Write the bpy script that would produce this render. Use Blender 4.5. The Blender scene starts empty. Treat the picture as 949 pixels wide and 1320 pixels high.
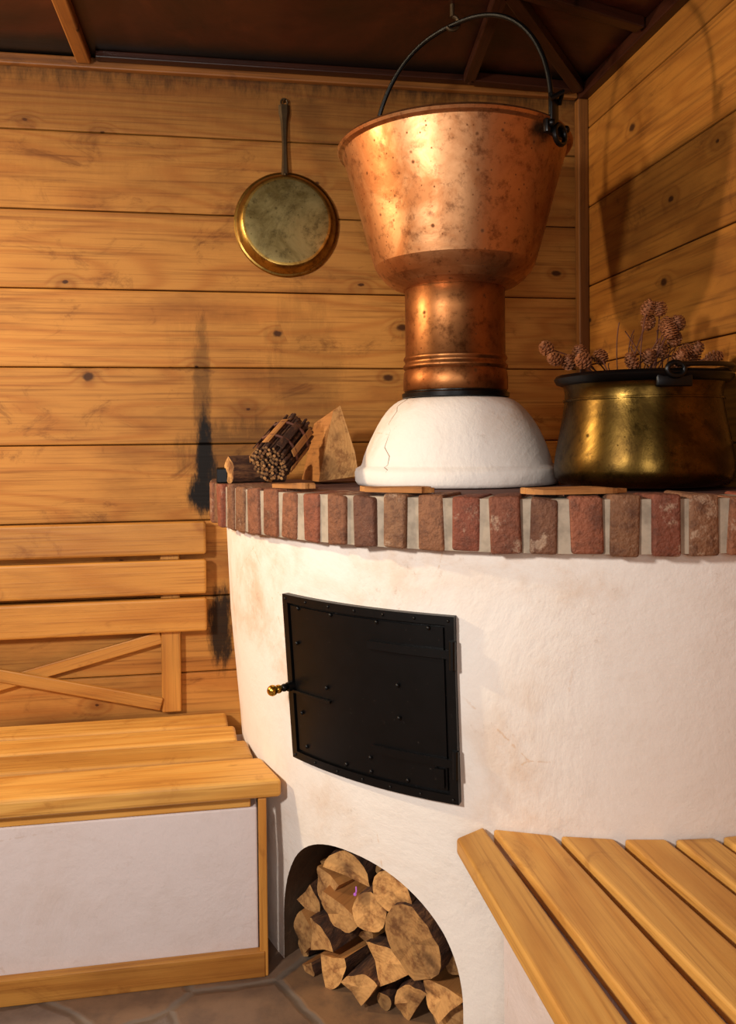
import bpy, bmesh, math, random
from mathutils import Vector, Matrix, noise
random.seed(7)
sc = bpy.context.scene
sc.view_settings.view_transform = 'Standard'
sc.view_settings.look = 'None'

# ------------------------------------------------------------------ helpers
def C(r, g, b, a=1.0):
    f = lambda c: (c/255/12.92) if c/255 <= .04045 else ((c/255+.055)/1.055)**2.4
    return (f(r), f(g), f(b), a)

def mk(name):
    m = bpy.data.materials.new(name); m.use_nodes = True
    return m, m.node_tree, m.node_tree.nodes['Principled BSDF']

def setin(nt, sock, v):
    if isinstance(v, bpy.types.NodeSocket): nt.links.new(v, sock)
    else: sock.default_value = v

def node(nt, t, ins=None, **props):
    n = nt.nodes.new(t)
    for k, v in props.items(): setattr(n, k, v)
    for k, v in (ins or {}).items(): setin(nt, n.inputs[k], v)
    return n

def mth(nt, op, a, b=None, c=None, clamp=False):
    n = nt.nodes.new('ShaderNodeMath'); n.operation = op; n.use_clamp = clamp
    setin(nt, n.inputs[0], a)
    if b is not None: setin(nt, n.inputs[1], b)
    if c is not None: setin(nt, n.inputs[2], c)
    return n.outputs[0]

def mrange(nt, v, a, b, c=0.0, d=1.0):
    n = node(nt, 'ShaderNodeMapRange', {0: v, 1: a, 2: b, 3: c, 4: d}); n.clamp = True
    n.interpolation_type = 'SMOOTHSTEP'
    return n.outputs[0]

def ramp(nt, fac, stops, interp='LINEAR'):
    n = nt.nodes.new('ShaderNodeValToRGB'); n.color_ramp.interpolation = interp
    e = n.color_ramp.elements
    while len(e) < len(stops): e.new(.5)
    for i, (p, c) in enumerate(stops):
        e[i].position = p; e[i].color = c
    setin(nt, n.inputs[0], fac)
    return n.outputs[0]

def mixc(nt, fac, a, b, blend='MIX'):
    n = nt.nodes.new('ShaderNodeMix'); n.data_type = 'RGBA'; n.blend_type = blend
    n.clamp_factor = True
    setin(nt, n.inputs[0], fac); setin(nt, n.inputs[6], a); setin(nt, n.inputs[7], b)
    return n.outputs[2]

def mapping(nt, vec, scale=(1, 1, 1), loc=(0, 0, 0)):
    return node(nt, 'ShaderNodeMapping', {'Vector': vec, 'Scale': scale, 'Location': loc}).outputs[0]

def noi(nt, vec, scale=1.0, detail=3.0, rough=.5, dist=0.0):
    return node(nt, 'ShaderNodeTexNoise', {'Vector': vec, 'Scale': scale, 'Detail': detail,
                'Roughness': rough, 'Distortion': dist}).outputs[0]

def bump(nt, bsdf, h, strength=.3, dist=.01):
    b = node(nt, 'ShaderNodeBump', {'Height': h, 'Strength': strength, 'Distance': dist})
    nt.links.new(b.outputs[0], bsdf.inputs['Normal'])

def objc(nt):
    return node(nt, 'ShaderNodeTexCoord').outputs['Object']

# ------------------------------------------------------------------ materials
def wood_mat(name, light, mid, dark, knots=.5, rough=.5, rings=26, soot_shade=False, var=.25, kscale=(4.6, 7.0), coat=0.0, dirt=.5, spec=.35):
    m, nt, bs = mk(name)
    gr = node(nt, 'ShaderNodeAttribute', attribute_name='gr').outputs['Vector']
    rn = node(nt, 'ShaderNodeAttribute', attribute_name='rnd').outputs['Fac']
    wv = node(nt, 'ShaderNodeVectorMath', {0: gr, 1: mapping(nt, node(nt, 'ShaderNodeTexNoise', {'Vector': mapping(nt, gr, (2, 8, 8)), 'Scale': 1.0, 'Detail': 1.0}).outputs['Color'], (.03, .03, .03))}, operation='ADD').outputs[0]
    kv = mapping(nt, wv, (kscale[0], kscale[1], 0.0))
    vo = node(nt, 'ShaderNodeTexVoronoi', {'Vector': kv, 'Scale': 1.0, 'Randomness': 1.0}, voronoi_dimensions='2D')
    d = vo.outputs['Distance']
    sep = node(nt, 'ShaderNodeSeparateColor', {0: vo.outputs['Color']})
    keep = mth(nt, 'GREATER_THAN', sep.outputs[0], 1.0-knots)
    size = mth(nt, 'MULTIPLY_ADD', mth(nt, 'POWER', sep.outputs[1], 2.0), .060, .024)
    kn = mth(nt, 'MULTIPLY', mrange(nt, mth(nt, 'DIVIDE', mth(nt, 'MULTIPLY_ADD', noi(nt, gr, 90, 2), .04, mth(nt, 'SUBTRACT', d, .02)), size), .6, 1.35, 1.0, 0.0), keep)
    halo = mth(nt, 'MULTIPLY', mrange(nt, d, .02, .30, 1.0, 0.0), keep)
    low = noi(nt, mapping(nt, gr, (.6, 4.6, 4.6)), 1.0, 2.0, .45, .3)
    v = mth(nt, 'MULTIPLY_ADD', halo, .10, low)
    s = mth(nt, 'SINE', mth(nt, 'MULTIPLY', v, rings*math.pi))
    s = mth(nt, 'POWER', mth(nt, 'MULTIPLY_ADD', s, .5, .5), 2.2)
    fib = noi(nt, mapping(nt, gr, (3.0, 130, 130)), 1.0, 4.0, .6)
    fib2 = noi(nt, mapping(nt, gr, (1.1, 45, 45), (3, 5, 1)), 1.0, 3.0, .6)
    big = noi(nt, mapping(nt, gr, (1.6, 4.0, 4.0)), 1.0, 5.0, .65)
    blot = noi(nt, mapping(nt, gr, (5, 9.0, 9.0), (9, 2, 4)), 1.0, 6.0, .72, .8)
    c = mixc(nt, mth(nt, 'MULTIPLY', s, .5), light, mid)
    c = mixc(nt, mrange(nt, fib, .47, .75, 0, .5), c, dark)
    c = mixc(nt, mrange(nt, fib2, .55, .75, 0, dirt), c, dark)
    c = mixc(nt, mrange(nt, big, .45, .75, 0, dirt), c, dark)
    c = mixc(nt, mrange(nt, blot, .55, .72, 0, dirt*1.25), c, dark)
    c = mixc(nt, mth(nt, 'MULTIPLY', halo, .3), c, dark)
    c = mixc(nt, mth(nt, 'MULTIPLY', kn, .9), c, (dark[0]*.35, dark[1]*.28, dark[2]*.25, 1))
    val = mth(nt, 'MULTIPLY_ADD', rn, var, 1.0-var*.5)
    c = node(nt, 'ShaderNodeHueSaturation', {'Value': val, 'Color': c}).outputs[0]
    if soot_shade:
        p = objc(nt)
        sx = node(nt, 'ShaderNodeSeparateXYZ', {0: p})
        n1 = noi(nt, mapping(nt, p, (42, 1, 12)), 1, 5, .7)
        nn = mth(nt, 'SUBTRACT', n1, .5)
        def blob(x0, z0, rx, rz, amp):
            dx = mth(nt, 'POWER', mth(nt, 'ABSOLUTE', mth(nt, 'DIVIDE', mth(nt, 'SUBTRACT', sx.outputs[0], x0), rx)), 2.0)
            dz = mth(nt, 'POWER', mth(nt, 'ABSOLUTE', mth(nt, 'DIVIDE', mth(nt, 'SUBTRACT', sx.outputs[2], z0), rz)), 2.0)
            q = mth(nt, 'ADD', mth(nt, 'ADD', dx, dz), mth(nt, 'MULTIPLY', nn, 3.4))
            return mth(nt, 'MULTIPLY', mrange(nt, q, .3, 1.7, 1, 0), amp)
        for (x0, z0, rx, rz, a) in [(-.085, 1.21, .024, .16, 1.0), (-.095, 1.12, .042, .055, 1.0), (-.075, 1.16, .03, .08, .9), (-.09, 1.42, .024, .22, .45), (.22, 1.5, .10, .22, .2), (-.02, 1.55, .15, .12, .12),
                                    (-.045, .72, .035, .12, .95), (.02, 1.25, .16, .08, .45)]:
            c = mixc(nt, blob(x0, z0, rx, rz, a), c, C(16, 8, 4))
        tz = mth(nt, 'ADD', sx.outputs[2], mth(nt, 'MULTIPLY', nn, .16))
        c = mixc(nt, mrange(nt, tz, 1.75, 2.42, 0, .70), c, C(78, 42, 14))  # painted shade: planks darken towards the ceiling as the light falls off
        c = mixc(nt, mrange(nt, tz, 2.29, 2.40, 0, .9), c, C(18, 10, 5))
    nt.links.new(c, bs.inputs['Base Color'])
    bs.inputs['Roughness'].default_value = rough
    bs.inputs['Specular IOR Level'].default_value = spec
    bs.inputs['Coat Weight'].default_value = coat
    bs.inputs['Coat Roughness'].default_value = .25
    bump(nt, bs, mth(nt, 'ADD', fib, mth(nt, 'MULTIPLY', s, .3)), .22, .003)
    return m

M = {}
M['wall_wood'] = wood_mat('wall_pine', C(202, 140, 66), C(172, 102, 40), C(100, 52, 16), .34, .6, soot_shade=True, spec=.22)
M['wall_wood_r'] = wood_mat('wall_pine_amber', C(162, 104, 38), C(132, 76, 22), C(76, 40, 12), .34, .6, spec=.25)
M['bench'] = wood_mat('bench_wood', C(216, 162, 82), C(192, 128, 50), C(140, 82, 28), .0, .5, rings=18, var=.3, coat=.0, dirt=.4)
M['bench2'] = wood_mat('backrest_wood', C(198, 138, 62), C(170, 104, 36), C(120, 64, 20), .1, .5, rings=18, var=.2, coat=.0, dirt=.4)
M['trim'] = wood_mat('trim_wood', C(132, 82, 34), C(104, 60, 24), C(62, 33, 13), .1, .5, rings=14)
M['darkwood'] = wood_mat('dark_wood', C(58, 27, 15), C(40, 18, 10), C(20, 10, 7), .1, .35, rings=14)
M['split'] = wood_mat('split_firewood', C(186, 128, 70), C(148, 90, 42), C(84, 46, 20), .15, .75, rings=14)

def simple(name, col, rough=.5, metal=0.0, scr=False):
    m, nt, bs = mk(name)
    p = objc(nt)
    v = noi(nt, p, 25, 4, .6)
    c = mixc(nt, mrange(nt, v, .35, .7), col, (col[0]*.6, col[1]*.6, col[2]*.6, 1))
    if scr:
        sc_ = mrange(nt, noi(nt, p, 60, 6, .8), .62, .72, 0, .5)
        c = mixc(nt, sc_, c, C(92, 84, 80))
    nt.links.new(c, bs.inputs['Base Color'])
    bs.inputs['Roughness'].default_value = rough; bs.inputs['Metallic'].default_value = metal
    bump(nt, bs, v, .1, .002)
    return m
M['iron'] = simple('black_iron', C(13, 12, 13), .34, .5)
M['irondoor'] = simple('stove_door_iron', C(9, 9, 11), .42, .4, True)
M['rust'] = simple('worn_iron', C(84, 66, 44), .45, .7)
M['cone'] = simple('dried_cone_brown', C(136, 78, 38), .7)
M['twig'] = simple('twig_brown', C(96, 48, 26), .7)
M['mortar'] = simple('mortar', C(178, 162, 142), .9)
M['crack'] = simple('plaster_crack', C(150, 116, 84), .9)
M['grout_top'] = simple('counter_clay', C(96, 52, 38), .8)

def plaster(name, base, stain, amt):
    m, nt, bs = mk(name)
    p = objc(nt)
    a = noi(nt, p, 3.2, 6, .65, .5); b = noi(nt, p, 14, 5, .7); f = noi(nt, p, 70, 3, .6)
    pt = noi(nt, p, 1.6, 2, .5)
    k = mth(nt, 'MULTIPLY', mrange(nt, a, .40, .70), mrange(nt, pt, .38, .62))
    k = mth(nt, 'MULTIPLY', k, mrange(nt, b, .32, .62, .3, 1))
    c = mixc(nt, mth(nt, 'MULTIPLY', k, amt), base, stain)
    c = mixc(nt, mrange(nt, b, .48, .78, 0, .3), c, (base[0]*.84, base[1]*.80, base[2]*.75, 1))
    gr_ = mrange(nt, mth(nt, 'MULTIPLY', noi(nt, p, 38, 6, .8), mth(nt, 'ADD', a, .5)), .62, .76, 0, .45)
    c = mixc(nt, mth(nt, 'MULTIPLY', gr_, amt), c, C(150, 112, 78))
    vo = node(nt, 'ShaderNodeTexVoronoi', {'Vector': mapping(nt, p, (1.9, 1.9, 1.9)), 'Scale': 1.0}, feature='DISTANCE_TO_EDGE')
    dd = mth(nt, 'ADD', vo.outputs[0], mth(nt, 'MULTIPLY', mth(nt, 'ABSOLUTE', mth(nt, 'SUBTRACT', noi(nt, p, 6, 5, .7), .5)), .14))
    crack = mth(nt, 'MULTIPLY', mrange(nt, dd, .002, .006, 1, 0), mrange(nt, pt, .45, .52))
    c = mixc(nt, mth(nt, 'MULTIPLY', crack, .4), c, stain)
    nt.links.new(c, bs.inputs['Base Color'])
    bs.inputs['Roughness'].default_value = .95
    bs.inputs['Specular IOR Level'].default_value = .15
    h = mth(nt, 'ADD', mth(nt, 'MULTIPLY', a, 1.5), mth(nt, 'MULTIPLY_ADD', b, .5, mth(nt, 'MULTIPLY', f, .08)))
    bump(nt, bs, h, .36, .012)
    return m
M['plaster'] = plaster('white_plaster', C(238, 231, 224), C(206, 162, 114), .6)
M['plaster2'] = plaster('bench_plaster', C(218, 206, 204), C(196, 172, 156), .25)
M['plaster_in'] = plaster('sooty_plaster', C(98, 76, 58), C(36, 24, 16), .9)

def metal(name, c1, c2, c3, rough=.32, spot=.5, mott=(.4, .62)):
    m, nt, bs = mk(name)
    p = objc(nt)
    a = noi(nt, p, 7, 6, .65, .6); b = noi(nt, p, 30, 5, .75)
    spots = None
    for (sc_, kp, r0, r1) in [(36.0, .66, .20, .36), (80.0, .72, .2, .4)]:
        vo = node(nt, 'ShaderNodeTexVoronoi', {'Vector': p, 'Scale': sc_})
        sep = node(nt, 'ShaderNodeSeparateColor', {0: vo.outputs['Color']})
        sp = mth(nt, 'MULTIPLY', mrange(nt, mth(nt, 'ADD', vo.outputs[0], mth(nt, 'MULTIPLY', b, .3)), r0, r1, 1, 0), mth(nt, 'GREATER_THAN', sep.outputs[0], kp))
        spots = sp if spots is None else mth(nt, 'MAXIMUM', spots, sp)
    c = mixc(nt, mrange(nt, a, mott[0], mott[1]), c1, c2)
    c = mixc(nt, mrange(nt, b, .48, .72, 0, .7), c, c3)
    c = mixc(nt, mth(nt, 'MULTIPLY', spots, spot), c, c3)
    nt.links.new(c, bs.inputs['Base Color'])
    bs.inputs['Metallic'].default_value = 1
    r = mth(nt, 'ADD', mth(nt, 'MULTIPLY', mrange(nt, a, .3, .7), .14), mth(nt, 'MULTIPLY_ADD', spots, .2, rough))
    nt.links.new(r, bs.inputs['Roughness'])
    bump(nt, bs, mth(nt, 'ADD', a, mth(nt, 'MULTIPLY', b, .2)), .16, .006)
    return m
M['copper'] = metal('aged_copper', C(198, 146, 102), C(168, 110, 68), C(88, 46, 26), .38, .75)
M['copper_d'] = metal('dark_copper', C(158, 104, 62), C(132, 78, 42), C(68, 35, 16), .38, .6)
M['brass'] = metal('aged_brass', C(94, 72, 32), C(64, 47, 20), C(30, 20, 9), .23, .3)
M['panbrass'] = metal('pan_brass', C(170, 136, 70), C(132, 98, 44), C(66, 44, 20), .28, .5)
M['pancenter'] = metal('pan_worn_base', C(150, 134, 88), C(96, 80, 44), C(52, 40, 22), .38, .6, (.38, .66))
M['brassb'] = metal('bright_brass', C(216, 170, 70), C(190, 140, 50), C(120, 80, 30), .22, .2)

# bricks
m, nt, bs = mk('old_brick')
rn = node(nt, 'ShaderNodeAttribute', attribute_name='rnd').outputs['Fac']
p = objc(nt)
c = ramp(nt, rn, [(0, C(142, 80, 52)), (.18, C(122, 86, 58)), (.34, C(154, 96, 64)), (.5, C(98, 66, 48)), (.66, C(140, 68, 46)), (.82, C(138, 100, 70)), (1, C(118, 62, 42))])
b = noi(nt, p, 34, 6, .75); a = noi(nt, p, 9, 3)
c = mixc(nt, mrange(nt, b, .42, .68, 0, .7), c, C(74, 42, 29))
c = mixc(nt, mrange(nt, mth(nt, 'MULTIPLY', noi(nt, p, 18, 6, .8), mth(nt, 'ADD', a, .5)), .58, .72, 0, .55), c, C(192, 164, 138))
nt.links.new(c, bs.inputs['Base Color']); bs.inputs['Roughness'].default_value = .75
bump(nt, bs, mth(nt, 'ADD', b, noi(nt, p, 120, 3)), .7, .007); M['brick'] = m

# bark
m, nt, bs = mk('bark')
gr = node(nt, 'ShaderNodeAttribute', attribute_name='gr').outputs['Vector']
a = noi(nt, mapping(nt, gr, (14, 50, 50)), 1, 5, .7, .5)
c = ramp(nt, a, [(.3, C(30, 17, 10)), (.5, C(74, 43, 25)), (.7, C(126, 84, 50))])
nt.links.new(c, bs.inputs['Base Color']); bs.inputs['Roughness'].default_value = .9
bump(nt, bs, a, .8, .01); M['bark'] = m

# end grain
m, nt, bs = mk('end_grain')
gr = node(nt, 'ShaderNodeAttribute', attribute_name='gr').outputs['Vector']
rn = node(nt, 'ShaderNodeAttribute', attribute_name='rnd').outputs['Fac']
pv = node(nt, 'ShaderNodeAttribute', attribute_name='pith').outputs['Vector']
ln = node(nt, 'ShaderNodeVectorMath', {0: pv}, operation='LENGTH').outputs['Value']
n1 = noi(nt, gr, 18, 3, .6)
rg = mth(nt, 'SINE', mth(nt, 'MULTIPLY', mth(nt, 'MULTIPLY_ADD', n1, .03, ln), 700.0))
c = mixc(nt, mth(nt, 'MULTIPLY_ADD', rg, .04, .25), C(230, 176, 108), C(172, 110, 54))
c = mixc(nt, mrange(nt, noi(nt, gr, 26, 6, .75), .44, .68, 0, .8), c, C(124, 70, 32))
c = mixc(nt, mrange(nt, noi(nt, gr, 11, 3, .6), .50, .70, 0, .7), c, C(76, 42, 22))
c = mixc(nt, mrange(nt, ln, .0, .012, .5, 0), c, C(100, 56, 28))
hs = node(nt, 'ShaderNodeHueSaturation', {'Value': mth(nt, 'MULTIPLY_ADD', rn, .70, .38), 'Color': c}).outputs[0]
nt.links.new(hs, bs.inputs['Base Color']); bs.inputs['Roughness'].default_value = .85
bump(nt, bs, mth(nt, 'ADD', mth(nt, 'MULTIPLY', rg, .05), n1), .5, .006); M['end'] = m

# flagstones
m, nt, bs = mk('flagstone_floor')
p = objc(nt)
pd = node(nt, 'ShaderNodeVectorMath', {0: p, 1: mapping(nt, node(nt, 'ShaderNodeTexNoise', {'Vector': p, 'Scale': 7.0, 'Detail': 3.0}).outputs['Color'], (.05, .05, .0))}, operation='ADD').outputs[0]
v1 = node(nt, 'ShaderNodeTexVoronoi', {'Vector': pd, 'Scale': 3.1}, feature='DISTANCE_TO_EDGE', voronoi_dimensions='2D')
v2 = node(nt, 'ShaderNodeTexVoronoi', {'Vector': pd, 'Scale': 3.1}, voronoi_dimensions='2D')
sep = node(nt, 'ShaderNodeSeparateColor', {0: v2.outputs['Color']})
c = ramp(nt, sep.outputs[0], [(0, C(118, 94, 76)), (.3, C(152, 110, 66)), (.5, C(106, 100, 98)), (.75, C(144, 106, 70)), (1, C(122, 96, 80))])
c = mixc(nt, mrange(nt, noi(nt, p, 9, 6, .7), .4, .7, 0, .7), c, C(86, 70, 60))
c = mixc(nt, mrange(nt, v1.outputs[0], .02, .04, 1, 0), c, C(112, 98, 86))
nt.links.new(c, bs.inputs['Base Color']); bs.inputs['Roughness'].default_value = .4
bump(nt, bs, mth(nt, 'ADD', mrange(nt, v1.outputs[0], .0, .05), mth(nt, 'MULTIPLY', noi(nt, p, 14, 5), .5)), .4, .012); M['floor'] = m

# ceiling
m, nt, bs = mk('sooty_copper_ceiling')
p = objc(nt)
a = noi(nt, p, 2.2, 5, .6, 1.0)
c = ramp(nt, a, [(.3, C(24, 8, 5)), (.5, C(54, 20, 10)), (.72, C(84, 36, 18))])
sx = node(nt, 'ShaderNodeSeparateXYZ', {0: p})
e = mth(nt, 'ADD', sx.outputs[1], mth(nt, 'MULTIPLY', noi(nt, p, 9, 5, .7), .10))
c = mixc(nt, mrange(nt, e, 2.34, 2.44, 0, 1), c, C(10, 7, 6))
nt.links.new(c, bs.inputs['Base Color']); bs.inputs['Roughness'].default_value = .35
bump(nt, bs, a, .2, .02); M['ceiling'] = m

m, nt, bs = mk('violet_led')
bs.inputs['Base Color'].default_value = C(120, 60, 130)
bs.inputs['Emission Color'].default_value = C(190, 100, 190); bs.inputs['Emission Strength'].default_value = .6
M['led'] = m

# ------------------------------------------------------------------ mesh builder
class MB:
    def __init__(s): s.v = []; s.f = []; s.gr = []; s.rn = []; s.pi = []; s.mi = []; s.sm = []
    def add(s, verts, faces, M4=None, rnd=None, mat=0, smooth=False, axis=0, pith=None, mats=None):
        if rnd is None: rnd = random.random()
        off = Vector((rnd*37.1, rnd*91.7, rnd*53.3)); b = len(s.v)
        for q in verts:
            q = Vector(q)
            g = q if axis == 0 else (Vector((q.y, q.x, q.z)) if axis == 1 else Vector((q.z, q.x, q.y)))
            if axis == 3: g = Vector((q.x, q.z, q.y))
            if axis == 4: g = Vector((q.y, q.z, q.x))
            s.gr.append(g+off); s.rn.append(rnd)
            s.pi.append(Vector((0, q.y, q.z))-(Vector((0,)+tuple(pith)) if pith else Vector()))
            s.v.append(M4 @ q if M4 else q)
        for i, f in enumerate(faces):
            s.f.append([b+k for k in f]); s.mi.append(mats[i] if mats else mat); s.sm.append(smooth)
    def box(s, c, size, rot=None, bev=.003, axis=0, mat=0, rnd=None, seg=2, jitter=0):
        bm = bmesh.new(); bmesh.ops.create_cube(bm, size=1.0)
        for v in bm.verts: v.co = Vector((v.co.x*size[0], v.co.y*size[1], v.co.z*size[2]))
        if bev: bmesh.ops.bevel(bm, geom=bm.edges[:], offset=bev, segments=seg, affect='EDGES', profile=.5)
        bm.verts.index_update()
        vs = [v.co.copy() for v in bm.verts]
        if jitter:
            vs = [v+Vector((noise.noise(v*20+Vector(c)*9), noise.noise(v*20+Vector(c)*9+Vector((5, 5, 5))), noise.noise(v*20+Vector(c)*7)))*jitter for v in vs]
        fs = [[v.index for v in f.verts] for f in bm.faces]; bm.free()
        s.add(vs, fs, Matrix.Translation(c) @ (rot.to_4x4() if rot else Matrix.Identity(4)), rnd, mat, False, axis)
    def prism(s, pts, z0, z1, bev=.006, seg=3, axis=0, mat=0, rnd=None):
        bm = bmesh.new(); cx = sum(p[0] for p in pts)/len(pts); cy = sum(p[1] for p in pts)/len(pts)
        lo = [bm.verts.new((p[0]-cx, p[1]-cy, z0)) for p in pts]; hi = [bm.verts.new((p[0]-cx, p[1]-cy, z1)) for p in pts]
        N = len(pts); bm.faces.new(lo[::-1]); bm.faces.new(hi)
        for i in range(N): bm.faces.new([lo[i], lo[(i+1) % N], hi[(i+1) % N], hi[i]])
        bmesh.ops.recalc_face_normals(bm, faces=bm.faces[:])
        bmesh.ops.bevel(bm, geom=bm.edges[:], offset=bev, segments=seg, affect='EDGES', profile=.5)
        bm.verts.index_update()
        s.add([v.co.copy() for v in bm.verts], [[v.index for v in f.verts] for f in bm.faces], Matrix.Translation((cx, cy, 0)), rnd, mat, False, axis); bm.free()
    def span(s, x0, x1, y0, y1, z0, z1, **k):
        s.box(((x0+x1)/2, (y0+y1)/2, (z0+z1)/2), (x1-x0, y1-y0, z1-z0), **k)
    def lathe(s, prof, M4, seg=64, mat=0, smooth=True, caps=(False, False), wob=0, mfun=None):
        vs = []; fs = []; ms = []
        for (r, z) in prof:
            for i in range(seg):
                a = 2*math.pi*i/seg
                rr = r*(1+wob*noise.noise(Vector((math.cos(a)*2, math.sin(a)*2, z*12))))
                vs.append((rr*math.cos(a), rr*math.sin(a), z))
        for j in range(len(prof)-1):
            for i in range(seg):
                k = (i+1) % seg
                fs.append([j*seg+i, j*seg+k, (j+1)*seg+k, (j+1)*seg+i]); ms.append(mfun(j) if mfun else mat)
        if caps[0]: fs.append(list(range(seg))[::-1]); ms.append(mat)
        if caps[1]: fs.append([(len(prof)-1)*seg+i for i in range(seg)]); ms.append(mfun(len(prof)) if mfun else mat)
        s.add(vs, fs, M4, mats=ms, smooth=smooth, axis=2)
    def tube(s, pts, r, seg=10, mat=0, closed=False, flat=1.0):
        pts = [Vector(q) for q in pts]; n = len(pts); vs = []; fs = []
        rs = r if isinstance(r, (list, tuple)) else [r]*n
        up = None
        for i, q in enumerate(pts):
            t = (pts[(i+1) % n]-pts[i-1]) if closed else (pts[min(i+1, n-1)]-pts[max(i-1, 0)])
            t.normalize()
            if up is None: up = t.orthogonal().normalized()
            up = (up-t*up.dot(t)); up.normalize()
            w = t.cross(up)
            for k in range(seg):
                a = 2*math.pi*k/seg
                vs.append(q+up*math.cos(a)*rs[i]+w*math.sin(a)*rs[i]*flat)
        for i in range(n if closed else n-1):
            j = (i+1) % n
            for k in range(seg):
                l = (k+1) % seg
                fs.append([i*seg+k, i*seg+l, j*seg+l, j*seg+k])
        if not closed:
            fs.append(list(range(seg))[::-1]); fs.append([(n-1)*seg+k for k in range(seg)])
        s.add(vs, fs, None, mat=mat, smooth=True)
    def ball(s, c, r, mat=0, sc=(1, 1, 1), seg=16):
        prof = [(max(1e-4, math.sin(math.pi*i/seg)), -math.cos(math.pi*i/seg)) for i in range(seg+1)]
        M4 = Matrix.Translation(c) @ Matrix.Diagonal((r*sc[0], r*sc[1], r*sc[2], 1))
        s.lathe(prof, M4, seg=seg+4, mat=mat)
    def obj(s, name, mats, sharp=35):
        me = bpy.data.meshes.new(name); me.from_pydata([tuple(v) for v in s.v], [], s.f)
        for mm in mats: me.materials.append(M[mm])
        me.polygons.foreach_set('material_index', s.mi); me.polygons.foreach_set('use_smooth', s.sm)
        a = me.attributes.new('gr', 'FLOAT_VECTOR', 'POINT'); a.data.foreach_set('vector', [c for g in s.gr for c in g])
        a = me.attributes.new('rnd', 'FLOAT', 'POINT'); a.data.foreach_set('value', s.rn)
        a = me.attributes.new('pith', 'FLOAT_VECTOR', 'POINT'); a.data.foreach_set('vector', [c for g in s.pi for c in g])
        bm = bmesh.new(); bm.from_mesh(me); bmesh.ops.recalc_face_normals(bm, faces=bm.faces[:]); bm.to_mesh(me); bm.free()
        if any(s.sm): me.set_sharp_from_angle(angle=math.radians(sharp))
        o = bpy.data.objects.new(name, me); sc.collection.objects.link(o)
        return o

def group(name, kids):
    e = bpy.data.objects.new(name, None); sc.collection.objects.link(e); e.empty_display_size = .1
    for k in kids: k.parent = e
    return e

def axes(o, x, y, z):
    m4 = Matrix((x, y, z)).transposed().to_4x4(); m4.translation = o
    return m4

# ------------------------------------------------------------------ room dimensions
XR, YB, ZC = 1.12, 2.47, 2.385
XL, YF = -2.3, -1.7
SC = Vector((.951, 2.377, 0))       # stove centre

mb = MB()
zs = [0.0, .137, .3635, .59, .8165, 1.043, 1.2695, 1.496, 1.7225, 1.949, 2.1755, 2.385]
for i in range(len(zs)-1):
    mb.span(XL, XR+.03, YB, YB+.03, zs[i]+.0015, zs[i+1]-.0015, bev=.004, axis=3)
mb.span(XL, XR+.03, YB+.03, YB+.06, 0, ZC, bev=0, axis=3)
mb.obj('wall_back', ['wall_wood'])
mb = MB()
zr = [0.0, .26, .51, .76, 1.01, 1.26, 1.508, 1.757, 2.006, 2.255, 2.385]
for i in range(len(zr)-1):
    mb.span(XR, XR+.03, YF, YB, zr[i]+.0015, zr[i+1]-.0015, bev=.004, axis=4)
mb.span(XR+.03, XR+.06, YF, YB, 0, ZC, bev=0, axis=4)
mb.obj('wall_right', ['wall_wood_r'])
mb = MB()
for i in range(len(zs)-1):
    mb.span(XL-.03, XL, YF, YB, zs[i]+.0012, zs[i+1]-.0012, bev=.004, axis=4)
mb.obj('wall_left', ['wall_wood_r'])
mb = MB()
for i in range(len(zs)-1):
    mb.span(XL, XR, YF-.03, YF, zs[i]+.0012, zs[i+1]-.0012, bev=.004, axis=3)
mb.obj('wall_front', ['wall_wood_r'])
mb = MB(); mb.span(XL, XR, YF, YB, -.05, 0, bev=0); mb.obj('floor', ['floor'])
mb = MB(); mb.span(XL, XR+.03, YF, YB+.03, ZC, ZC+.04, bev=0); mb.obj('ceiling', ['ceiling'])
mb = MB(); mb.span(XL, XR-.03, YB-.022, YB, ZC-.035, ZC-.004, bev=.004, axis=3); mb.obj('trim_1', ['trim'])
mb = MB(); mb.span(XR-.03, XR, YF, YB-.0, ZC-.04, ZC-.002, bev=.004, axis=4); mb.obj('trim_2', ['darkwood'])
mb = MB(); mb.span(XR-.034, XR, YB-.034, YB, 1.17, ZC-.04, bev=.004, axis=2); mb.obj('trim_3', ['trim'])
mb = MB(); mb.span(-.425, -.385, YF, YB-.03, ZC-.028, ZC, bev=.004, axis=1); mb.obj('ceiling_batten', ['trim'])
mb = MB()
mb.span(-.37, XR-.03, YB-.06, YB-.03, ZC-.02, ZC, bev=.003)
def strut(mbx, a, b, w=.035, h=.03, z=ZC-.016):
    a = Vector(a); b = Vector(b); d = b-a; L = d.length; ang = math.atan2(d.y, d.x)
    mbx.box(((a.x+b.x)/2, (a.y+b.y)/2, z), (L, w, h), rot=Matrix.Rotation(ang, 3, 'Z'), bev=.004)
hub = (.66, 1.90)
for e in [(1.08, 2.42), (.72, 2.40), (1.08, 2.03), (1.07, 1.6), (.3, 1.5)]:
    strut(mb, hub, e)
strut(mb, (.72, 2.40), (1.05, 2.42), .03)
mb.obj('ceiling_frame_struts', ['darkwood'])

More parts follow.
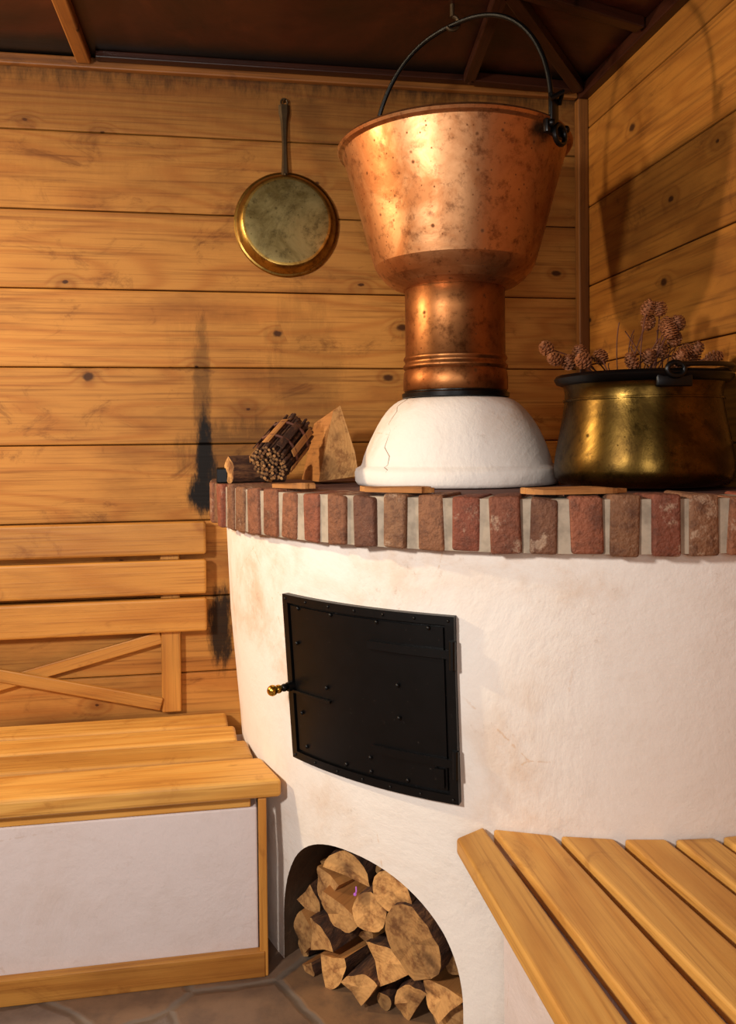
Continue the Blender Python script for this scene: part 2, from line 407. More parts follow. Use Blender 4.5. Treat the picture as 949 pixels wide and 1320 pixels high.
# ------------------------------------------------------------------ stove
def R(z):
    pts = [(0, .925), (.25, .924), (.5, .940), (.8, .964), (1.06, .973)]
    if z <= 0: return pts[0][1]
    for (a, ra), (b, rb) in zip(pts, pts[1:]):
        if z <= b: return ra+(rb-ra)*(z-a)/(b-a)
    return pts[-1][1]
def pie(r, n, x1, y1):
    a0 = math.pi-math.asin(min(1, (y1-SC.y)/r)); a1 = 2*math.pi-math.acos((x1-SC.x)/r)
    return [(SC.x+r*math.cos(a0+(a1-a0)*i/n), SC.y+r*math.sin(a0+(a1-a0)*i/n)) for i in range(n+1)]
n = 110; lev = [0, .12, .25, .37, .5, .6, .7, .8, .9, 1.0, 1.058]
vs = []; fs = []
for z in lev:
    ring = pie(R(z), n, XR-.002, YB-.002)
    for (x, y) in ring: vs.append((x, y, z))
    vs.append((XR-.002, YB-.002, z))
L = n+2
for j in range(len(lev)-1):
    for i in range(L):
        k = (i+1) % L
        fs.append([j*L+i, j*L+k, (j+1)*L+k, (j+1)*L+i])
fs.append(list(range(L))[::-1]); fs.append([(len(lev)-1)*L+i for i in range(L)])
me = bpy.data.meshes.new('stove_body'); me.from_pydata(vs, [], fs)
body = bpy.data.objects.new('stove_body', me); sc.collection.objects.link(body)
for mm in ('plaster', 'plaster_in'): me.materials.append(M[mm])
th = math.radians(220.8)
out = Vector((math.cos(th), math.sin(th), 0)); tan = Vector((-math.sin(th), math.cos(th), 0)); UP = Vector((0, 0, 1))
prof = []
hw, spring, top = .262, .10, .364
prof.append((-hw, -.05)); prof.append((-hw, spring))
for i in range(1, 40):
    a = math.pi-math.pi*i/40
    prof.append((hw*math.copysign(abs(math.cos(a))**.9, math.cos(a)), spring+(top-spring)*abs(math.sin(a))**.95))
prof.append((hw, spring)); prof.append((hw, -.05))
def extr(prof, r0, r1):
    vs = []
    for r in (r0, r1):
        for (u, z) in prof: vs.append(SC+out*r+tan*u+UP*z)
    L = len(prof); fs = [list(range(L)), [L+i for i in range(L)][::-1]]
    for i in range(L):
        k = (i+1) % L; fs.append([i, L+i, L+k, k])
    return vs, fs
cv, cf = extr(prof, .42, 1.2)
cm = bpy.data.meshes.new('cut'); cm.from_pydata([tuple(v) for v in cv], [], cf)
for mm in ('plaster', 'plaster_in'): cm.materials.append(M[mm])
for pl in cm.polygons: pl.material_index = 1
for mx in (cm, me):
    b = bmesh.new(); b.from_mesh(mx); bmesh.ops.recalc_face_normals(b, faces=b.faces[:]); b.to_mesh(mx); b.free()
cut = bpy.data.objects.new('cut', cm); sc.collection.objects.link(cut)
md = body.modifiers.new('b', 'BOOLEAN'); md.operation = 'DIFFERENCE'; md.object = cut; md.solver = 'EXACT'
dg = bpy.context.evaluated_depsgraph_get()
nm = bpy.data.meshes.new_from_object(body.evaluated_get(dg))
body.modifiers.clear(); body.data = nm; bpy.data.objects.remove(cut)
for pl in nm.polygons: pl.use_smooth = True
nm.set_sharp_from_angle(angle=math.radians(25))

RO = 1.018
mb = MB()
a0 = math.pi-math.asin((YB-.012-SC.y)/RO); a1 = 2*math.pi-math.acos((XR-.012-SC.x)/RO)
nb = int(round((a1-a0)*RO/.0735)); da = (a1-a0)/nb
for i in range(nb):
    a = a0+da*(i+.5)+random.uniform(-.003, .003)
    rad = Vector((math.cos(a), math.sin(a), 0)); tg = Vector((-math.sin(a), math.cos(a), 0))
    dr = random.uniform(-.005, .004)
    w = .055+random.uniform(-.006, .005)
    rm = Matrix((rad, tg, UP)).transposed()
    rm = rm @ Matrix.Rotation(random.uniform(-.035, .035), 3, 'X')
    mb.box(SC+rad*(RO-.062+dr)+UP*(1.110+random.uniform(-.002, .002)), (.12, w, .109+random.uniform(-.005, .003)), rot=rm, bev=.006, seg=3, jitter=.006, rnd=(i*.37+random.uniform(0, .25)) % 1.0)
bricks = mb.obj('brick_edge', ['brick'])
for pl in bricks.data.polygons: pl.use_smooth = True
bricks.data.set_sharp_from_angle(angle=math.radians(50))
def cyl_block(mbx, aa0, aa1, r0, r1, z0, z1, n=40, mat=0, rfun=None):
    vs = []; fs = []
    for i in range(n+1):
        a = aa0+(aa1-aa0)*i/n; c_, s_ = math.cos(a), math.sin(a)
        for (rr, zz) in ((r0, z0), (r1, z0), (r1, z1), (r0, z1)):
            r = rr+(rfun(zz) if rfun else 0)
            vs.append((SC.x+r*c_, SC.y+r*s_, zz))
    for i in range(n):
        for k in range(4):
            l = (k+1) % 4; fs.append([i*4+k, i*4+l, i*4+4+l, i*4+4+k])
    fs.append([0, 1, 2, 3]); fs.append([n*4+k for k in (3, 2, 1, 0)])
    mbx.add(vs, fs, None, mat=mat)
mb = MB(); cyl_block(mb, a0+.004, a1-.004, .90, RO-.010, 1.0585, 1.160, 110)
mort = mb.obj('mortar_ring', ['mortar'])
ring = pie(.91, 80, XR-.004, YB-.004)
vs = [(x, y, 1.059) for x, y in ring]+[(XR-.004, YB-.004, 1.059)]+[(x, y, 1.160) for x, y in ring]+[(XR-.004, YB-.004, 1.160)]
L = len(ring)+1
fs = [list(range(L))[::-1], [L+i for i in range(L)]]+[[i, (i+1) % L, L+(i+1) % L, L+i] for i in range(L)]
mb = MB(); mb.add(vs, fs); top_o = mb.obj('counter_slab', ['grout_top'])

D0, D1 = math.radians(211.0), math.radians(237.6)
Z0, Z1 = .542, .925
mb = MB()
cyl_block(mb, D0, D1, -.004, .008, Z0, Z1, 30, 0, R)
fw = .018; fa = fw/.96
cyl_block(mb, D0, D1, .008, .017, Z1-fw, Z1, 30, 0, R); cyl_block(mb, D0, D1, .008, .017, Z0, Z0+fw, 30, 0, R)
cyl_block(mb, D0, D0+fa, .008, .017, Z0+fw, Z1-fw, 3, 0, R); cyl_block(mb, D1-fa, D1, .008, .017, Z0+fw, Z1-fw, 3, 0, R)
cyl_block(mb, D0+fa+.006, D1-fa-.006, .008, .013, Z0+fw+.006, Z1-fw-.006, 26, 0, R)
cyl_block(mb, D1-.2, D1-.01, .013, .0185, Z1-.085, Z1-.068, 12, 0, R)
cyl_block(mb, D1-.2, D1-.01, .013, .0185, Z0+.075, Z0+.092, 12, 0, R)
cyl_block(mb, D0+.005, D0+.15, .013, .0180, .700, .706, 12, 0, R)
cyl_block(mb, D1-.052, D1-.03, .013, .019, Z0+.03, Z0+.07, 3, 0, R)
for zz in (Z1-.077, Z0+.083):
    a = D1-.004; r = R(zz)+.018
    mb.tube([(SC.x+r*math.cos(a), SC.y+r*math.sin(a), zz-.028), (SC.x+r*math.cos(a), SC.y+r*math.sin(a), zz+.028)], .007)
for (fa_, fz) in [(.12, .93), (.35, .93), (.62, .93), (.88, .93), (.3, .5), (.3, .42), (.72, .6), (.72, .42), (.12, .1), (.4, .08), (.55, .08), (.75, .08), (.9, .2), (.9, .8), (.55, .16), (.1, .3), (.1, .72)]:
    a = D0+(D1-D0)*fa_; zz = Z0+(Z1-Z0)*fz; r = R(zz)+.014
    mb.ball((SC.x+r*math.cos(a), SC.y+r*math.sin(a), zz), .0046, seg=8)
for k in range(13):
    for zz in (Z0+.009, Z1-.009):
        a = D0+.012+(D1-D0-.024)*k/12; r = R(zz)+.017
        if k % 2 == 0: mb.ball((SC.x+r*math.cos(a), SC.y+r*math.sin(a), zz), .0034, seg=6)
door = mb.obj('fire_door', ['irondoor'])
mb = MB()
a = D0+.012; zk = .712; rad = Vector((math.cos(a), math.sin(a), 0)); r = R(zk)+.014
pk = SC+rad*r+UP*zk
mb.tube([pk-rad*.004, pk+rad*.012], [.013, .010], mat=1); mb.tube([pk, pk+rad*.05], .0045, mat=1)
mb.ball(pk+rad*.02, .009, mat=1)
mb.ball(pk+rad*.036, .010); mb.ball(pk+rad*.052, .0125)
knob = mb.obj('door_knob', ['brassb', 'iron'])
group('round_masonry_stove', [body, bricks, mort, top_o, door, knob])

# ------------------------------------------------------------------ firewood
def log(mbx, u, z, size, kind, rot, r=.90, L=.36, rnd=None, org=None, ax=None, tilt=(0, 0)):
    sec = []; flat = []
    if kind == 'round':
        for i in range(20):
            a = 2*math.pi*i/20; q = size*(1+.14*noise.noise(Vector((math.cos(a)*1.3, math.sin(a)*1.3, u*30+z*7)))); sec.append((q*math.cos(a), q*math.sin(a))); flat.append(0)
        pith = (0, 0)
    else:
        spn = {'half': math.pi, 'wedge': math.radians(88), 'thin': math.radians(58)}[kind]
        k = {'half': .95, 'wedge': 1.35, 'thin': 1.55}[kind]*size
        nseg = 12; cx = {'half': .42, 'wedge': .6, 'thin': .62}[kind]*k
        for i in range(nseg+1):
            a = -spn/2+spn*i/nseg; q = k*(1+.09*noise.noise(Vector((a*2, u*20, z*20)))); sec.append((q*math.cos(a)-cx, q*math.sin(a))); flat.append(0 if i < nseg else 1)
        if kind == 'half':
            sec.append((-cx+k*.03, 0)); flat.append(1)
        else:
            l = sec[-1]; sec.append(((l[0]-cx)/2+.06*k, l[1]/2)); flat.append(1)
            sec.append((-cx, 0)); flat.append(1)
            l = sec[0]; sec.append(((l[0]-cx)/2-.03*k, l[1]/2)); flat.append(1)
        pith = (-cx, 0)
    N = len(sec); vs = []; fs = []; mats = []
    steps = 6
    for j in range(steps+1):
        x = -L*j/steps
        s_ = 1.0 if 0 < j else .985
        for (p_, q_) in sec:
            w = 1+.05*noise.noise(Vector((x*9, p_*20+u*9, q_*20+z*9)))
            ch = noise.noise(Vector((p_*30+u*50, q_*30, z*40)))*.012 if j == 0 else 0
            vs.append((x+ch, p_*s_*w, q_*s_*w))
    for j in range(steps):
        for i in range(N):
            k2 = (i+1) % N
            fs.append([j*N+i, j*N+k2, (j+1)*N+k2, (j+1)*N+i]); mats.append(2 if flat[i] else 0)
    vs.append((.0, 0, 0)); ci = len(vs)-1
    for i in range(N): fs.append([i, (i+1) % N, ci]); mats.append(1)
    fs.append([steps*N+i for i in range(N)]); mats.append(1)
    if ax is None:
        o_ = SC+out*r+tan*u+UP*z; A = axes(o_, out, tan, UP)
    else:
        A = axes(org, *ax)
    A = A @ Matrix.Rotation(tilt[0], 4, 'Z') @ Matrix.Rotation(tilt[1], 4, 'Y') @ Matrix.Rotation(rot, 4, 'X')
    mbx.add(vs, fs, A, rnd, pith=pith, mats=mats)
mb = MB()
rd = math.radians
LG = [(.080, .282, .050, 'round', 0, .98, .88), (-.065, .286, .064, 'half', 80, .8, .885), (-.130, .220, .052, 'wedge', 200, .6, .895), (-.188, .165, .050, 'thin', 20, .7, .885),
      (-.070, .185, .062, 'half', 250, .5, .89), (.012, .212, .044, 'round', 0, .9, .90), (.140, .195, .078, 'round', 0, .35, .885), (-.125, .115, .052, 'wedge', 60, .6, .90),
      (-.205, .075, .060, 'wedge', 180, .4, .885), (.050, .110, .068, 'wedge', 80, .85, .90), (-.090, .045, .058, 'wedge', 330, .95, .91), (.0, .05, .050, 'wedge', 100, .65, .90),
      (.195, .085, .064, 'thin', 200, .95, .88), (.11, .04, .056, 'half', 150, .6, .89), (.20, .04, .045, 'round', 0, .4, .86), (-.165, .02, .026, 'thin', 0, .4, .90),
      (.218, .160, .028, 'round', 0, .2, .85), (.04, .0, .02, 'round', 0, .3, .87), (-.02, .125, .034, 'thin', 120, .45, .85), (.01, .285, .034, 'wedge', 120, .3, .83), (.160, .278, .022, 'round', 0, .15, .82), (-.175, .235, .026, 'thin', 0, .3, .84),
      (-.232, .02, .022, 'round', 0, .3, .86), (.235, .10, .018, 'round', 0, .2, .84)]
for i, (u, z, s, k, ro, rn_, rr_) in enumerate(LG):
    z = max(z, s*.9 if k == 'round' else s*.8)
    log(mb, u, z, s, k, rd(ro), r=rr_+random.uniform(-.02, .01), rnd=rn_*.92+random.uniform(0, .08), tilt=(random.uniform(-.2, .2), random.uniform(-.1, .1)))
mb.obj('firewood_pile', ['bark', 'end', 'split'])
mb = MB()
q = SC+out*.893+tan*(-.024)+UP*.245
mb.tube([q, q+UP*.008+tan*.004, q+UP*.016-out*.004], .0016, seg=6); mb.ball(q, .0036, seg=8)
mb.obj('violet_fairy_light', ['led'])

# ------------------------------------------------------------------ chimney dome + copper still
PC = Vector((.567, 2.035, 0))
T = Matrix.Translation(PC)
mb = MB()
pr = [(.235, 1.161), (.256, 1.163), (.262, 1.172), (.262, 1.194), (.258, 1.203), (.247, 1.209), (.243, 1.214)]
for i in range(1, 13):
    t = i/12*math.pi/2; pr.append((.243-.115*(.62*(1-math.cos(t))+.38*math.sin(t)), 1.214+.165*math.sin(t)))
crk = []
for i, (r, z) in enumerate(pr[3:]):
    az = rd(215-19*((z-1.19)/.19)+2.5*math.sin(i*2.1)); crk.append(PC+Vector((math.cos(az)*(r-.0004), math.sin(az)*(r-.0004), z)))
pr += [(.10, 1.380)]
mb.lathe(pr, T, 96, wob=.010, caps=(True, True)); mb.tube(crk, .0011, seg=6, mat=1)
mb.obj('plaster_chimney_dome', ['plaster', 'crack'], sharp=60)
mb = MB()
mb.lathe([(.12, 1.3805), (.137, 1.3815), (.138, 1.392), (.130, 1.396), (.130, 1.400)], T, 80, mat=1, caps=(True, False))
mb.lathe([(.131, 1.398), (.134, 1.402), (.134, 1.428), (.132, 1.446), (.129, 1.452), (.134, 1.457), (.134, 1.463), (.129, 1.468), (.129, 1.474), (.133, 1.479), (.132, 1.484), (.128, 1.489), (.1275, 1.60), (.128, 1.684), (.12, 1.69)], T, 96)
flue = mb.obj('flue_pipe', ['copper_d', 'iron'], sharp=60)
mb = MB()
pot = [(.118, 1.655), (.132, 1.657), (.158, 1.668), (.180, 1.684), (.196, 1.703), (.2035, 1.716), (.205, 1.721)]
for i in range(1, 10): pot.append((.2065+.0765*(i/9), 1.724+.276*(i/9)))
pot += [(.286, 2.002), (.294, 2.005), (.298, 2.011), (.294, 2.017), (.286, 2.018), (.276, 2.010)]
for i in range(9, -1, -1): pot.append((.199+.075*(i/9), 1.735+.265*(i/9)))
pot += [(.17, 1.69), (.02, 1.68)]
mb.lathe(pot, T, 120, wob=.004, caps=(True, True)); potb = mb.obj('pot_body', ['copper'], sharp=13)
hd = Vector((.582, -.813, 0))
mb = MB()
pts = []
for i in range(49):
    a = math.pi*i/48
    pts.append(PC+hd*(.290*math.copysign(abs(math.cos(a))**.85, math.cos(a)))+UP*(2.045+.288*math.sin(a)))
pts = [PC+hd*.296+UP*2.0]+pts+[PC-hd*.286+UP*2.0]
mb.tube(pts, .0060)
pe = PC+hd*.300
side = Vector((-hd.y, hd.x, 0))
rm = Matrix((hd, side, UP)).transposed()
mb.box(pe+UP*1.985, (.014, .085, .032), rot=rm, bev=.004); mb.box(pe+UP*2.025-hd*.004, (.012, .03, .09), rot=rm, bev=.004)
mb.tube([pe+hd*.012+UP*(1.970)+side*.022*math.cos(t*.3927)+UP*.022*math.sin(t*.3927) for t in range(16)], .006, closed=True)
mb.ball(pe+UP*1.99+side*.03+hd*.01, .009); mb.ball(pe+UP*1.99-side*.03+hd*.01, .009)
mb.tube([pe+hd*.0+UP*2.05-side*.02, pe+hd*.02+UP*2.065, pe+hd*.0+UP*2.05+side*.02], .006)
pe2 = PC-hd*.288
mb.box(pe2+UP*1.985, (.012, .07, .035), rot=rm, bev=.004); mb.box(pe2+UP*2.01, (.012, .03, .06), rot=rm, bev=.004)
bail = mb.obj('bail_handle', ['iron'])
group('copper_cauldron', [flue, potb, bail])
mb = MB()
hk = PC+UP*2.350
mb.tube([hk+Vector((.018*math.cos(t), .0, .018*math.sin(t)-.012)) for t in [x*.5 for x in range(-5, 4)]], .005)
mb.tube([hk+Vector((-.0, 0, .004)), hk+Vector((0, 0, .035))], .006)
mb.obj('ceiling_hook', ['rust'])

# ------------------------------------------------------------------ brass pot with dried cones
BC = Vector((.915, 1.720, -.006)); T = Matrix.Translation(BC)
mb = MB()
bp = [(.162, 1.1735), (.181, 1.177), (.193, 1.190), (.196, 1.210), (.193, 1.237), (.186, 1.28), (.177, 1.325), (.171, 1.36), (.170, 1.385), (.174, 1.398), (.186, 1.410), (.190, 1.415), (.186, 1.420), (.176, 1.416), (.166, 1.39), (.166, 1.36), (.186, 1.23), (.186, 1.20), (.16, 1.185)]
mb.lathe(bp, T, 96, wob=.008, caps=(True, True))
mb.lathe([(.1705, 1.362), (.1745, 1.363), (.1745, 1.367), (.1705, 1.368)], T, 96)
b1 = mb.obj('brass_body', ['brass'], sharp=60)
mb = MB()
mb.lathe([(.174, 1.398), (.1895, 1.404), (.1945, 1.414), (.1895, 1.421), (.178, 1.4215)], T, 96)
for aa in (rd(262), rd(82)):
    d = Vector((math.cos(aa), math.sin(aa), 0)); s_ = Vector((-d.y, d.x, 0)); rm = Matrix((d, s_, UP)).transposed()
    mb.box(BC+d*.183+UP*1.397, (.010, .075, .028), rot=rm, bev=.004)
    mb.tube([BC+d*.192+UP*1.418+s_*.018*math.cos(t*.449)+UP*.014*math.sin(t*.449) for t in range(14)], .0055, closed=True)
pts = []
for i in range(31):
    aa = rd(262)+rd(180)*i/30
    rr = .192
    pts.append(BC+Vector((math.cos(aa)*rr*.98, math.sin(aa)*rr, 1.428+.006*math.sin(math.pi*i/30))))
mb.tube(pts, .0055)
b2 = mb.obj('iron_rim_and_bail', ['iron'], sharp=60)
group('brass_pot', [b1, b2])
mb = MB()
def cone(c, d, L=.036, r=.0135):
    d = Vector(d).normalized(); o1 = d.orthogonal().normalized(); o2 = d.cross(o1)
    core = []
    for i in range(7):
        t = i/6; core.append(Vector(c)+d*(L*(t-.5)))
    mb.tube(core, [r*.75*math.sin(math.pi*(.08+.84*i/6))**.6 for i in range(7)], seg=8, mat=0)
    nsc = 46
    for k in range(nsc):
        t = (k+.5)/nsc; a = k*2.39996; rr = r*math.sin(math.pi*(.1+.83*t))**.6
        rad = o1*math.cos(a)+o2*math.sin(a); tg = d.cross(rad)
        q = Vector(c)+d*(L*(t-.5))
        base = q+rad*rr*.55; tip = q+rad*rr*1.15+d*.0035; w = r*.36
        mb.add([base-tg*w*.6, base+tg*w*.6, tip+tg*w-d*.001, tip-tg*w-d*.001, tip+rad*.0008-d*.0035+tg*w*.6, tip+rad*.0008-d*.0035-tg*w*.6],
               [[0, 1, 2, 3], [3, 2, 4, 5], [0, 5, 4, 1], [1, 4, 2], [0, 3, 5]], None, mat=0)
CN = [(.685, 1.71, 1.472), (.700, 1.70, 1.448), (.735, 1.705, 1.441), (.757, 1.699, 1.463), (.766, 1.695, 1.449), (.802, 1.691, 1.452), (.748, 1.66, 1.44),
      (.905, 1.673, 1.558), (.930, 1.669, 1.556), (.915, 1.69, 1.53), (.945, 1.666, 1.520), (.970, 1.662, 1.524), (.962, 1.663, 1.49), (.932, 1.669, 1.465), (.943, 1.65, 1.505),
      (.985, 1.66, 1.462), (1.01, 1.655, 1.468), (1.03, 1.70, 1.455), (.9, 1.66, 1.45), (1.035, 1.63, 1.445), (.96, 1.64, 1.445), (.86, 1.66, 1.44)]
for (x, y, z) in CN:
    c = Vector((x, y, z)); s0 = Vector((BC.x+random.uniform(-.05, .05)-(.07 if x < .85 else 0), BC.y+random.uniform(-.06, .02), 1.36))
    d = (c-s0).normalized()+Vector((random.uniform(-.5, .5), random.uniform(-.4, .4), random.uniform(-.2, .5)))
    cone(c, d, random.uniform(.030, .038), random.uniform(.0125, .0150))
    mid = (c+s0)/2+Vector((random.uniform(-.03, .03), random.uniform(-.02, .02), .035))
    pts = [s0*(1-t)**2+mid*2*t*(1-t)+c*t*t for t in [i/10 for i in range(11)]]
    mb.tube(pts, .0016, seg=6, mat=1)
for k in range(16):
    s0 = Vector((BC.x+random.uniform(-.06, .06), BC.y+random.uniform(-.06, .04), 1.36)); e = s0+Vector((random.uniform(-.12, .12), random.uniform(-.06, .06), random.uniform(.08, .17)))
    mid = (s0+e)/2+Vector((random.uniform(-.03, .03), 0, .03))
    mb.tube([s0*(1-t)**2+mid*2*t*(1-t)+e*t*t for t in [i/8 for i in range(9)]], .0013, seg=5, mat=1)
mb.obj('dried_alder_cones', ['cone', 'twig'])

# ------------------------------------------------------------------ hanging pan
px_, pz_ = .168, 1.925
A = axes(Vector((px_, YB-.004, pz_)), Vector((1, 0, 0)), Vector((0, 0, 1)), Vector((-.03, -1, .02)).normalized())
mb = MB()
mb.lathe([(.02, .006), (.12, .006), (.143, .001), (.153, .0), (.157, .003), (.154, .007), (.149, .009), (.143, .022), (.136, .036), (.130, .041), (.123, .042), (.10, .041), (.05, .0415), (.002, .042)], A, 80, caps=(True, True), wob=.008, mfun=lambda j: 1 if j >= 10 else 0)
p1 = mb.obj('pan_dish', ['panbrass', 'pancenter'], sharp=28)
mb = MB()
vsn = []
for i in range(11):
    t = i/10; z = pz_+.12+.235*t; w = .014-.006*math.sin(math.pi*min(1, t*1.1))+(.0 if t < .9 else .003); y = YB-.024+.012*t
    vsn.append((z, w, y))
vs = []; fs = []
for (z, w, y) in vsn:
    vs += [(px_-.004-w, y+.004, z), (px_-.004-w*.5, y-.006, z), (px_-.004+w*.5, y-.006, z), (px_-.004+w, y+.004, z)]
for i in range(10):
    for k in range(4):
        l = (k+1) % 4; fs.append([i*4+k, i*4+l, i*4+4+l, i*4+4+k])
fs += [[0, 1, 2, 3], [43, 42, 41, 40]]
mb.add(vs, fs, None, axis=2)
mb.tube([Vector((px_-.004+.010*math.cos(t*.449), YB-.012, pz_+.361+.012*math.sin(t*.449))) for t in range(14)], .003, closed=True)
mb.tube([Vector((px_-.004, YB+.004, pz_+.367)), Vector((px_-.004, YB-.022, pz_+.369))], .003)
for dz in (.128, .143): mb.ball((px_-.004, YB-.032, pz_+dz), .004, seg=8)
p2 = mb.obj('pan_handle', ['rust'])
group('frying_pan', [p1, p2])

# ------------------------------------------------------------------ bench left
mb = MB()
def stove_x(y, z, off): return SC.x-math.sqrt(max(0, (R(z)+off)**2-(y-SC.y)**2))
SZ = .475
for (y0, y1, cap) in [(2.335, 2.44, -.03), (2.215, 2.322, -.005), (2.085, 2.202, .035), (1.925, 2.072, .098)]:
    xa = min(stove_x(y0, SZ, .004), cap+.006); xb = min(stove_x(y1, SZ, .004), cap)
    mb.prism([(XL+.01, y0), (xa, y0), (xb, y1), (XL+.01, y1)], SZ-.045, SZ, bev=.010)
mb.span(XL+.01, .03, 1.955, 1.995, SZ-.075, SZ-.046, bev=.003)
seat = mb.obj('seat_slats', ['bench'])
mb = MB(); mb.span(XL+.005, .045, 1.955, 2.46, 0, SZ-.076, bev=.004); base = mb.obj('bench_base', ['plaster2'])
mb = MB()
mb.span(.047, .067, 1.935, 1.957, .0, SZ-.047, bev=.003, axis=2)
mb.span(XL+.01, .060, 1.932, 1.954, 0, .062, bev=.003)
bt = mb.obj('bench_trim', ['bench2'])
mb = MB()
for (z0, z1) in [(.950, 1.045), (.835, .935), (.726, .823)]:
    mb.span(XL+.01, -.082, 2.405, 2.436, z0, z1, bev=.007, seg=3, axis=3)
mb.span(-.215, -.160, 2.436, 2.466, .485, 1.03, bev=.004, axis=2)
mb.span(-1.03, -.975, 2.436, 2.466, .485, 1.03, bev=.004, axis=2)
mb.span(-1.9, -1.85, 2.436, 2.466, .485, 1.03, bev=.004, axis=2)
def diag(x0, z0, x1, z1, y):
    d = Vector((x1-x0, 0, z1-z0)); mb.box(((x0+x1)/2, y, (z0+z1)/2), (d.length, .014, .036), rot=Matrix.Rotation(-math.atan2(d.z, d.x), 3, 'Y'), bev=.003, axis=3)
diag(-.975, .515, -.215, .705, 2.446); diag(-.975, .700, -.215, .512, 2.430+.002)
diag(-1.85, .515, -1.03, .705, 2.446); diag(-1.85, .700, -1.03, .512, 2.432)
back = mb.obj('backrest', ['bench2'])
group('wooden_bench', [seat, base, bt, back])

# ------------------------------------------------------------------ bench right
mb = MB()
SB = .50
def fit(x, y):
    lim = SC.y-math.sqrt((R(SB)+.003)**2-(min(x, SC.x)-SC.x)**2)
    return min(y, lim)
sl = [(.418, .484, 1.522, 1.562, .6, 2.2), (.500, .606, 1.545, 1.572, 3.0, 3.0), (.620, .716, 1.540, 1.510, 4.2, 4.3), (.735, .813, 1.478, 1.463, 4.5, 4.5), (.830, .907, 1.440, 1.432, 4.5, 4.5), (.925, .998, 1.432, 1.432, 4.5, 4.5)]
YE = .12
for i, (x0, x1, y0, y1, r0, r1) in enumerate(sl):
    y0 = fit(x0, y0); y1 = fit(x1, y1)
    a_ = (x0, y0); b_ = (x1, y1)
    c_ = (x1+math.tan(rd(r1))*(y1-YE), YE); d_ = (x0+math.tan(rd(r0))*(y0-YE), YE)
    mb.prism([a_, d_, c_, b_], SB-.032, SB, bev=.006, axis=1)
mb.prism([(1.02, 1.425), (1.108, YE), (1.114, YE), (1.114, 1.425)], SB-.032, SB, bev=.002, axis=1)
s2 = mb.obj('seat_slats', ['bench'])
mb = MB()
vs = [(.492, 1.46, 0), (.53, .14, 0), (XR-.004, .14, 0), (XR-.004, 1.42, 0)]
zt = SB-.033
vs = vs+[(x, y, zt) for x, y, z in vs]
fs = [[3, 2, 1, 0], [4, 5, 6, 7], [0, 1, 5, 4], [1, 2, 6, 5], [2, 3, 7, 6], [3, 0, 4, 7]]
mb.add(vs, fs); b3 = mb.obj('bench_base', ['plaster2'])
group('wooden_bench', [s2, b3])

# ------------------------------------------------------------------ things on the counter
CT = 1.167
mb = MB()
f0 = Vector((.085, 1.995, CT+.052)); f1 = Vector((.160, 2.135, CT+.130)); ax = (f1-f0).normalized()
o1 = ax.cross(UP).normalized(); o2 = o1.cross(ax)
for i in range(88):
    rr = .047*math.sqrt((i+.5)/88); a = i*2.39996
    j = random.uniform(-.006, .006); w = random.uniform(.0036, .0052)
    a_ = f0+o1*rr*math.cos(a)+o2*rr*math.sin(a)+ax*j
    b_ = f1+o1*rr*1.02*math.cos(a)+o2*rr*1.02*math.sin(a)+ax*random.uniform(-.012, .02)
    mb.tube([a_, (a_+b_)/2, b_], w, seg=7, mat=0)
    mb.lathe([(w*.9, 0), (w*.001, .0006)], axes(a_-ax*.0004, o1, o2, -ax), seg=7, mat=1, smooth=False)
for t in (.3, .72):
    cc = f0.lerp(f1, t)
    mb.tube([cc+(o1*math.cos(q*.2618)+o2*math.sin(q*.2618))*.0525 for q in range(24)], .004, closed=True, mat=2)
for q in range(9):
    a = q*.7+.2; rad = o1*math.cos(a)+o2*math.sin(a)
    mb.box(f0.lerp(f1, .5+random.uniform(-.1, .1))+rad*.054, (.13, .018, .003), rot=Matrix((ax, ax.cross(rad), rad)).transposed(), bev=.001, mat=3 if q % 2 else 4)
mb.obj('brushwood_bundle', ['bark', 'end', 'twig', 'bark', 'split'])
mb = MB()
d = Vector((.95, .3, 0)).normalized(); s_ = Vector((d.y, -d.x, 0))
log(mb, 0, 0, .036, 'round', 0, L=.15, rnd=.8, org=Vector((-.01, 2.175, CT+.033)), ax=(-d, s_, UP))
mb.obj('short_log', ['bark', 'end', 'split'])
mb = MB()
vf = [(-.052, .0), (.062, .012), (.050, .075), (.012, .200), (-.010, .185)]
fwd = Vector((.25, -.97, 0)).normalized(); rt = Vector((.97, .25, 0)).normalized()
org = Vector((.270, 2.135, CT+.001)); vs = []; N = len(vf)
for j in range(5):
    for (u, z) in vf:
        dd = -.15*j/4; vs.append((dd+.003*noise.noise(Vector((u*30, z*30, j))), u*(1-.03*j)+.004*noise.noise(Vector((j*1.3, z*20, u*9))), z*(1-.04*j)))
fs = [list(range(N)), [4*N+i for i in range(N)][::-1]]; mats = [1, 1]
for j in range(4):
    for i in range(N):
        k2 = (i+1) % N; fs.append([j*N+i, j*N+k2, (j+1)*N+k2, (j+1)*N+i]); mats.append(0 if i in (1, 2) else 2)
mb.add(vs, fs, axes(org, fwd, rt, UP), .7, mats=mats, pith=(-.12, .1))
mb.obj('split_firewood_log', ['bark', 'end', 'split'])
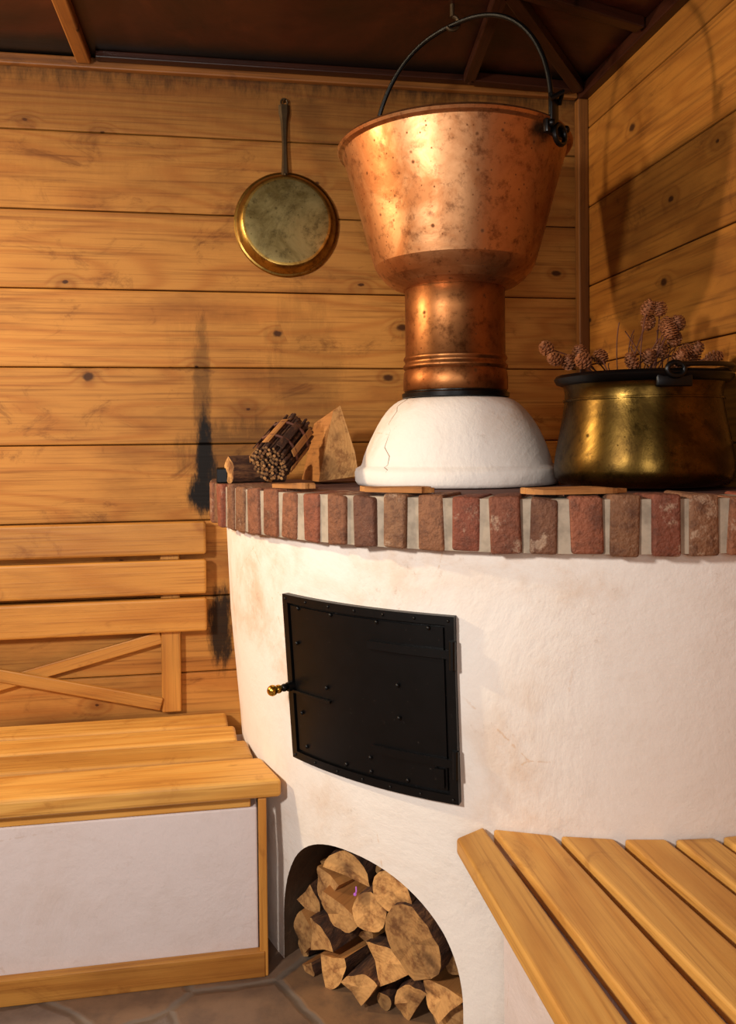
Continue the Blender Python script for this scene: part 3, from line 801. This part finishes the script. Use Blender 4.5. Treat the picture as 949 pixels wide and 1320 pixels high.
def slab(name, c, L, W, ang, T_=.010):
    mbx = MB(); N = 28; vs = []
    for lay in range(2):
        for i in range(N):
            a = 2*math.pi*i/N
            rr = 1+.22*noise.noise(Vector((math.cos(a)*2, math.sin(a)*2, c[0]*13)))+.08*noise.noise(Vector((math.cos(a)*7, math.sin(a)*7, 3)))
            x = math.copysign(abs(math.cos(a))**.7, math.cos(a))*L/2*rr; y = math.sin(a)*W/2*rr
            vs.append((x, y, lay*T_*(1+.3*noise.noise(Vector((a, c[0], 1))))+.002*math.sin(x*40)*lay))
    fs = [list(range(N))[::-1], [N+i for i in range(N)]]+[[i, (i+1) % N, N+(i+1) % N, N+i] for i in range(N)]
    mats = [0, 1]+[1]*N
    mbx.add(vs, fs, Matrix.Translation(c) @ Matrix.Rotation(ang, 4, 'Z'), .35, mats=mats)
    return mbx.obj(name, ['bark', 'split'])
slab('bark_slab', (.135, 1.853, CT+.001), .13, .05, rd(-52))
slab('bark_slab', (.330, 1.632, CT+.001), .17, .06, rd(-38))
slab('bark_slab', (.640, 1.480, CT+.001), .20, .07, rd(-8))
mb = MB(); mb.span(-.045, -.015, 2.20, 2.30, CT-.002, CT+.038, bev=.003); mb.obj('iron_box', ['iron'])

# ------------------------------------------------------------------ lights
def area(name, loc, tgt, size, power, col):
    l = bpy.data.lights.new(name, 'AREA'); l.shape = 'DISK'; l.size = size; l.energy = power; l.color = col
    o = bpy.data.objects.new(name, l); sc.collection.objects.link(o); o.location = loc
    o.rotation_euler = (Vector(tgt)-Vector(loc)).to_track_quat('-Z', 'Y').to_euler(); return o
area('key_light', (-1.15, .25, 1.70), (.35, 2.2, .70), .22, 41, (1, .93, .85))  # unseen key light from the left, floating mid-room, no ceiling fixture
area('wall_lamp_light', (-1.9, 2.1, 2.0), (1.0, 2.02, 1.7), .12, 40, (1, .78, .50))
area('fill_light', (-.2, -1.2, 1.5), (.4, 2.2, .8), .9, 15, (1, .95, .90))  # unseen soft fill from behind the camera, not a fixture of the room
w = bpy.data.worlds.new('World'); sc.world = w; w.use_nodes = True
w.node_tree.nodes['Background'].inputs[0].default_value = (1, .8, .6, 1); w.node_tree.nodes['Background'].inputs[1].default_value = .05

# ------------------------------------------------------------------ camera
PIT = 1.0
yaw, pitch, roll, H, F = rd(9.4), rd(PIT), rd(.6), 1.27, 1050.0
fw_ = Vector((math.sin(yaw)*math.cos(pitch), math.cos(yaw)*math.cos(pitch), -math.sin(pitch)))
rt_ = Vector((math.cos(yaw), -math.sin(yaw), 0)); up_ = rt_.cross(fw_)
r2 = rt_*math.cos(roll)-up_*math.sin(roll); u2 = up_*math.cos(roll)+rt_*math.sin(roll)
cd = bpy.data.cameras.new('camera'); cd.sensor_fit = 'VERTICAL'; cd.sensor_height = 36; cd.lens = F/1320*36; cd.clip_start = .02
cd.shift_y = -(90-F*math.tan(pitch))/1320
cam = bpy.data.objects.new('camera', cd); sc.collection.objects.link(cam)
cam.matrix_world = axes(Vector((0, 0, H)), r2, u2, -fw_)
sc.camera = cam
